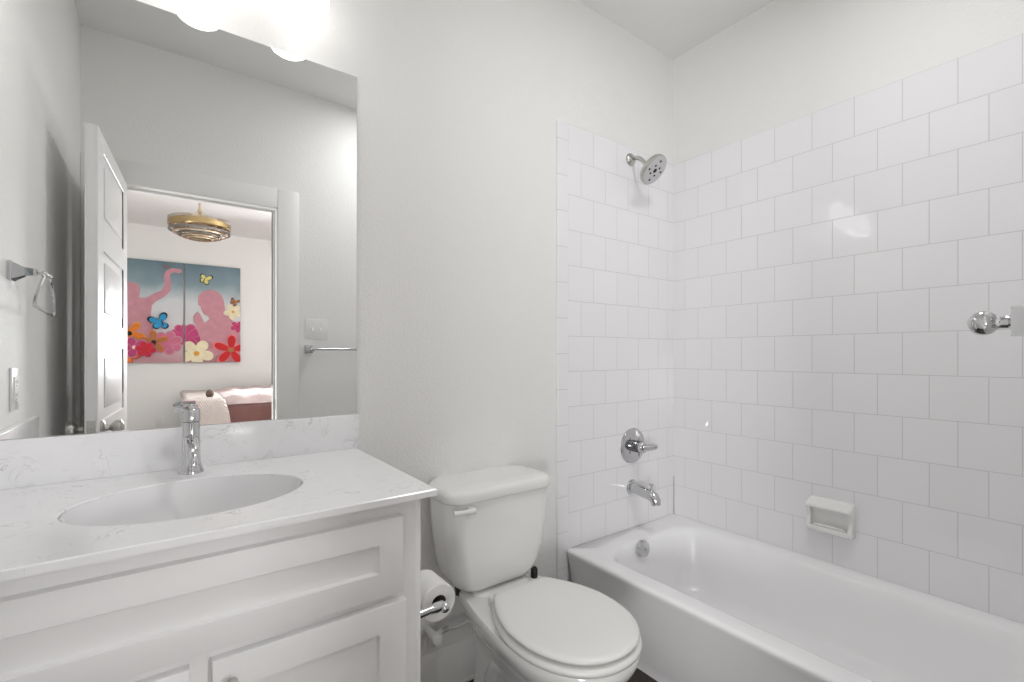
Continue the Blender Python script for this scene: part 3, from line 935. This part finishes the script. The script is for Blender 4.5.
# ------------------------------------------------------------------ outlets and switches
def outlet(name, c, nrm, label):
    o_ = thing(name, c, label, 'outlet')
    q_ = Matrix.Translation(Vector(c)) @ Vector(nrm).to_track_quat('Z', 'Y').to_matrix().to_4x4()
    b_ = MB().box(-.036, .036, -.058, .058, 0, .005, .002, 2)
    pl = b_.build('cover_plate', 'plastic', o_, xform=q_)
    b_ = MB().box(-.017, .017, -.034, .034, .004, .0075, .001, 1)
    rc = b_.build('receptacle', 'plastic', o_, xform=q_)
    for yy in (-.018, .018):
        s__ = MB()
        s__.box(-.0075, -.0055, yy - .003, yy + .006, .007, .0078); s__.box(.0055, .0075, yy - .003, yy + .005, .007, .0078)
        s__.cyl((0, yy - .009, .007), (0, yy - .009, .0078), .0022, n=10)
        s__.build('socket', 'slot', rc, xform=q_)
    return o_
outlet('outlet', (XL, -.335, 1.112), (1, 0, 0), 'white outlet on the left wall below the towel ring')
outlet('outlet', (-2.223, BY, .38), (0, 1, 0), 'white outlet low on the bedroom wall below the canvases')

sw = thing('light_switch', (-1.418, YB, 1.36), 'white double switch plate above the towel bar, seen in the mirror', 'light switch')
MB().box(-1.482, -1.354, YB, YB + .005, 1.300, 1.420, .002, 2).build('cover_plate', 'plastic', sw)
for sx, up in ((-1.441, -1), (-1.395, -1)):
    b = MB().box(sx - .006, sx + .006, YB + .004, YB + .0065, 1.348, 1.372, .0005, 1)
    b.loft([[V(sx - .0045, YB + .005, 1.352), V(sx + .0045, YB + .005, 1.352), V(sx + .0045, YB + .005, 1.368), V(sx - .0045, YB + .005, 1.368)],
            [V(sx - .004, YB + .016, 1.347), V(sx + .004, YB + .016, 1.347), V(sx + .004, YB + .014, 1.354), V(sx - .004, YB + .014, 1.354)]])
    b.build('toggle', 'plastic', sw)
    MB().cyl((sx, YB + .004, 1.392), (sx, YB + .006, 1.392), .0035, n=10).build('screw', 'grey', sw)

tb = thing('towel_bar', (-1.16, YB, 1.238), 'chrome towel bar with ball ends on the doorway wall', 'towel bar')
for sx in (-1.462, -.862):
    b = MB()
    bz = 1.238
    b.box(sx - .024, sx + .024, YB, YB + .008, bz - .024, bz + .024, .002, 2)
    b.loft([[V(sx + a_ * h_, y_, bz + c_ * h_) for a_, c_ in ((-1, -1), (1, -1), (1, 1), (-1, 1))] for y_, h_ in ((YB + .008, .021), (YB + .045, .0145), (YB + .090, .0145))])
    b.lathe([(.010, 0), (.0065, .004), (.006, .010), (.008, .015)], (sx, YB + .089, bz), (0, 1, 0), 18)
    b.sphere((sx, YB + .112, bz), .0125)
    b.build('bracket', 'chrome', tb)
MB().cyl((-1.462, YB + .072, 1.238), (-.862, YB + .072, 1.238), .0075, n=18).build('bar', 'chrome', tb)

# ------------------------------------------------------------------ bedroom: canvases
CZ_0, CZ_1, CYF = 1.105, 2.35, BY + .032
AM = ['canvas', 'canvasedge'] + ['art_' + k for k in ART]
AI = {k: i + 2 for i, k in enumerate(ART)}

def canvas(x0, x1, label, paint):
    b_ = MB()
    b_.box(x0, x1, BY + .001, CYF, CZ_0, CZ_1, .001, 1)
    b_.bm.normal_update()
    for f__ in b_.bm.faces:
        f__.material_index = 0 if f__.normal.y > .9 else 1
    lay = [CYF]
    def P(s_, t_):
        return (x0 + (x1 - x0) * s_, CZ_1 - (CZ_1 - CZ_0) * t_)
    def poly(pts, col):
        lay[0] += .0004
        q_ = []
        for s_, t_ in pts:
            q_.append(P(min(max(s_, .002), .998), min(max(t_, .002), .998)))
        cl = [q_[0]]
        for p_ in q_[1:]:
            if (p_[0] - cl[-1][0]) ** 2 + (p_[1] - cl[-1][1]) ** 2 > 1e-7: cl.append(p_)
        if len(cl) > 2 and (cl[0][0] - cl[-1][0]) ** 2 + (cl[0][1] - cl[-1][1]) ** 2 < 1e-7: cl.pop()
        if len(cl) > 2:
            b_.poly_xz(cl, lay[0], AI[col])
    def petal(cs, ctt, a, L, wd_, col, asp):
        pts = []
        for k in range(14):
            u_ = 2 * PI * k / 14
            lx = L * (.5 - .5 * math.cos(u_)); ly = wd_ * math.sin(u_) * (.55 + .45 * (lx / L))
            pts.append((cs + (lx * math.cos(a) - ly * math.sin(a)), ctt + (lx * math.sin(a) + ly * math.cos(a)) * asp))
        poly(pts, col)
    asp = (x1 - x0) / (CZ_1 - CZ_0)
    def flower(cs, ctt, r, col, heart, n=5, rot=0., rim=None, wid=.42):
        for k in range(n):
            a = rot + 2 * PI * k / n
            if rim: petal(cs, ctt, a, r, r * wid, rim, asp)
            petal(cs, ctt, a, r * (.9 if rim else 1), r * wid * (.82 if rim else 1), col, asp)
        if heart:
            poly([(cs + r * .17 * math.cos(u_), ctt + r * .17 * math.sin(u_) * asp) for u_ in [2 * PI * k / 10 for k in range(10)]], heart)
    def butterfly(cs, ctt, r, col, rot=0.):
        for rr, cc in ((1.0, 'ink'), (.84, col)):
            for a, L in ((-2.55, 1.0), (-.95, 1.0), (2.5, .75), (1.0, .75)):
                petal(cs, ctt, a + rot, r * L * rr, r * .36 * rr, cc, asp)
        petal(cs - .25 * r * math.sin(rot), ctt - .3 * r * asp, PI / 2 + rot, r * .7, r * .07, 'ink', asp)
    paint(poly, flower, butterfly)
    return tag(b_.build('canvas_print', AM, smooth=False), label, 'canvas print', 'canvas prints on the bedroom wall')

def paint_left(poly, flower, butterfly):
    f_ = lambda L: [((px - 40) / 318, (py - 62) / 568) for px, py in L]
    poly(f_([(40, 200), (70, 193), (105, 190), (132, 203), (138, 235), (132, 272), (165, 272), (205, 245), (245, 225), (260, 190), (256, 140), (268, 112), (300, 95), (345, 98), (352, 112), (335, 122),
             (310, 118), (287, 132), (292, 180), (290, 222), (262, 258), (215, 290), (196, 312), (190, 370), (196, 430), (216, 480), (200, 530), (40, 560)]), 'rose')
    c_ = lambda px, py: ((px - 40) / 318, (py - 62) / 568)
    flower(*c_(360, 470), .23, 'magenta', None, 8, .2, 'petal')
    flower(*c_(275, 520), .26, 'petal', None, 7, .5, 'rose')
    flower(*c_(85, 470), .27, 'orange', 'ink', 5, .3, 'yolk', .3)
    flower(*c_(205, 515), .24, 'amber', 'ink', 5, .9, 'orange', .3)
    flower(*c_(70, 585), .22, 'orange', 'yolk', 5, .1, 'red')
    flower(*c_(110, 545), .22, 'magenta', 'cream', 5, .6, 'rose')
    flower(*c_(165, 555), .17, 'red', None, 6, .2, 'magenta')
    butterfly(*c_(238, 405), .22, 'blue', -.25)
    butterfly(*c_(268, 95), .045, 'amber', .3)

def paint_right(poly, flower, butterfly):
    f_ = lambda L: [((px - 25) / 318, (py - 90) / 545) for px, py in L]
    c_ = lambda px, py: ((px - 25) / 318, (py - 90) / 545)
    flower(*c_(40, 490), .27, 'magenta', None, 8, .3, 'petal')
    poly(f_([(95, 290), (100, 262), (120, 240), (160, 226), (200, 230), (230, 252), (245, 285), (250, 330), (262, 362), (290, 390), (320, 430), (340, 470), (340, 590), (120, 590), (108, 500),
             (85, 440), (72, 405), (70, 380), (88, 355), (105, 360), (118, 385), (133, 415), (148, 402), (162, 390), (150, 376), (130, 366), (114, 340), (112, 325), (99, 315)]), 'rose')
    flower(*c_(325, 430), .13, 'magenta', 'red', 5, .2, 'red')
    flower(*c_(298, 345), .18, 'cream', 'yolk', 5, .4)
    butterfly(*c_(308, 290), .11, 'amber', .5)
    butterfly(*c_(140, 172), .15, 'yellow', .35)
    flower(*c_(88, 585), .31, 'cream', 'yolk', 5, .25)
    flower(*c_(285, 565), .36, 'red', 'amber', 5, -.25, 'pinkred', .32)

canvas(-2.595, -1.993, 'left canvas print, pink dancing figure with raised arm and blue butterfly', paint_left)
canvas(-1.977, -1.385, 'right canvas print, pink praying child with large red flower', paint_right)

# ------------------------------------------------------------------ bedroom: ceiling fan lamp
LX, LY, LZ = -1.905, -3.85, 2.40
fan = thing('ceiling_fan_lamp', (LX, LY, ZC), 'round gold ceiling fan lamp hanging in the bedroom', 'ceiling lamp')
MB().lathe([(.065, 0), (.065, .015), (.045, .035), (.015, .045)], (LX, LY, ZC), (0, 0, -1), 28).build('ceiling_rose', 'palegold', fan)
MB().cyl((LX, LY, ZC - .03), (LX, LY, LZ + .13), .011, n=14).build('rod', 'palegold', fan)
MB().lathe([(.016, .15), (.022, .125), (.045, .108), (.11, .085), (.165, .062), (.175, .03)], (LX, LY, LZ), (0, 0, 1), 36).build('motor_housing', 'palegold', fan)
MB().lathe([(.235, .030), (.242, .024), (.242, -.018), (.236, -.026), (.05, -.020), (.05, .03)], (LX, LY, LZ), (0, 0, 1), 56, loop=True).build('gold_drum', 'gold', fan)['label'] = 'gold drum band'
for k in range(4):
    a0 = k * PI / 2 + .35
    b = MB()
    pts_o = []; pts_i = []
    for j in range(11):
        a = a0 + j / 10 * 1.25
        pts_o.append(V(LX + .243 * math.cos(a), LY + .243 * math.sin(a), LZ + .052 - .012 * j / 10))
        pts_i.append(V(LX + .18 * math.cos(a), LY + .18 * math.sin(a), LZ + .052 - .012 * j / 10))
    dz = V(0, 0, .003)
    b.loft([pts_o, [p + dz for p in pts_o], [p + dz for p in pts_i], pts_i], loop=True, closed=False)
    b.build('folded_blade', 'clear', fan)['label'] = 'clear folded fan blade'
for r, zz, mt in ((.238, -.055, 'glassring'), (.205, -.075, 'palegold'), (.172, -.092, 'glassring'), (.138, -.107, 'palegold'), (.100, -.118, 'palegold')):
    MB().lathe([(r - .012, .008), (r, .010), (r + .003, 0), (r, -.010), (r - .012, -.008)], (LX, LY, LZ + zz), (0, 0, 1), 48, loop=True).build('hoop', mt, fan)
for k in range(6):
    a = k * PI / 3
    b = MB()
    b.tube([(LX + .225 * math.cos(a), LY + .225 * math.sin(a), LZ - .02), (LX + .215 * math.cos(a), LY + .215 * math.sin(a), LZ - .06), (LX + .16 * math.cos(a), LY + .16 * math.sin(a), LZ - .095), (LX + .09 * math.cos(a), LY + .09 * math.sin(a), LZ - .118)], .004, 6)
    b.build('hoop_spoke', 'palegold', fan)
MB().lathe([(.085, -.02), (.085, -.035), (.06, -.05), (.002, -.055)], (LX, LY, LZ), (0, 0, 1), 32).build('light_diffuser', 'plastic', fan)

# ------------------------------------------------------------------ bedroom: bed
bed = thing('bed', (-.85, -4.9, 0), 'bed with white mattress in the bedroom, seen in the mirror', 'bed')
b = MB()
b.box(-1.90, .15, -5.82, -4.22, .18, .34, .01, 2)
b.build('bed_frame', 'bedwood', bed)
for x in (-1.84, .08):
    for y in (-5.74, -4.30):
        MB().box(x - .035, x + .035, y - .035, y + .035, 0, .185, .004, 1).build('leg', 'bedwood', bed)
MB().box(-1.98, .15, -5.84, -4.20, .34, .66, .06, 4).build('mattress', 'sheet', bed)
MB().box(.15, .21, -5.86, -4.18, .10, 1.20, .015, 2).build('headboard', 'bedwood', bed)


def blanket(name, mat, x0, x1, y0, y1, zt, zb, thick, amp, fq, nx, ny, seed, slant=0.0):
    """draped cover: lies over the mattress top and hangs down the +y side"""
    b_ = MB()
    hang = zt - zb
    Ly = (y1 - y0) + hang
    rings_t = []; rings_b = []
    for i in range(nx + 1):
        s_ = i / nx
        rt = []; rb = []
        for j in range(ny + 1):
            dist = Ly * j / ny
            x = x0 + (x1 - x0) * s_
            if dist < y1 - y0 - .05:
                p = V(x, y0 + dist, zt); nrm = V(0, 0, 1)
            elif dist < y1 - y0 + .05:
                a = (dist - (y1 - y0 - .05)) / .1 * PI / 2
                p = V(x, y1 - .0635 + .0635 * math.sin(a), zt - .0635 + .0635 * math.cos(a)); nrm = V(0, math.sin(a), math.cos(a))
            else:
                p = V(x, y1, zt - .0635 - (dist - (y1 - y0 + .05))); nrm = V(0, 1, 0)
            if slant:
                p.x += slant * (zt - p.z) * (s_)
            d_ = noise.noise(V(p.x * fq + seed, p.y * fq, p.z * fq)) + .5 * noise.noise(V(p.x * fq * 2.3, p.y * fq * 2.3 + seed, p.z * fq * 2.3))
            edge = min(1, min(s_, 1 - s_) * 12)
            q_ = p + nrm * (thick * (.35 + .65 * edge) + amp * (d_ + .6) * (.3 + .7 * edge))
            rt.append(q_); rb.append(p + nrm * .002)
        rings_t.append(rt); rings_b.append(rb)
    n_ = len(rings_t[0])
    loops = [rings_t[i] + list(reversed(rings_b[i])) for i in range(nx + 1)]
    b_.loft(loops)
    return b_.build(name, mat, sharp=80)

tag(blanket('comforter', 'velvet', -1.76, .10, -5.80, -4.19, .668, .36, .03, .022, 5, 40, 44, 3.1), 'mauve velvet comforter hanging down the bed side', 'comforter')
tag(blanket('plush_throw', 'pinkfur', -1.70, .10, -5.70, -4.24, .735, .70, .03, .035, 7, 44, 36, 9.7), 'pale pink plush throw on top of the mauve comforter', 'throw')
tag(blanket('knit_throw', 'knit', -2.03, -1.68, -5.75, -4.165, .735, .34, .02, .012, 6, 14, 40, 5.5, .25), 'cream knit throw over the left end of the bed', 'throw')
b = MB()
b.sphere((-1.80, -4.40, .80), .045, sc=(.8, .8, 1.0), n=18, m=12)
tag(b.build('plush_cushion', 'brownfur'), 'small dark brown plush cushion on the cream throw', 'cushion')
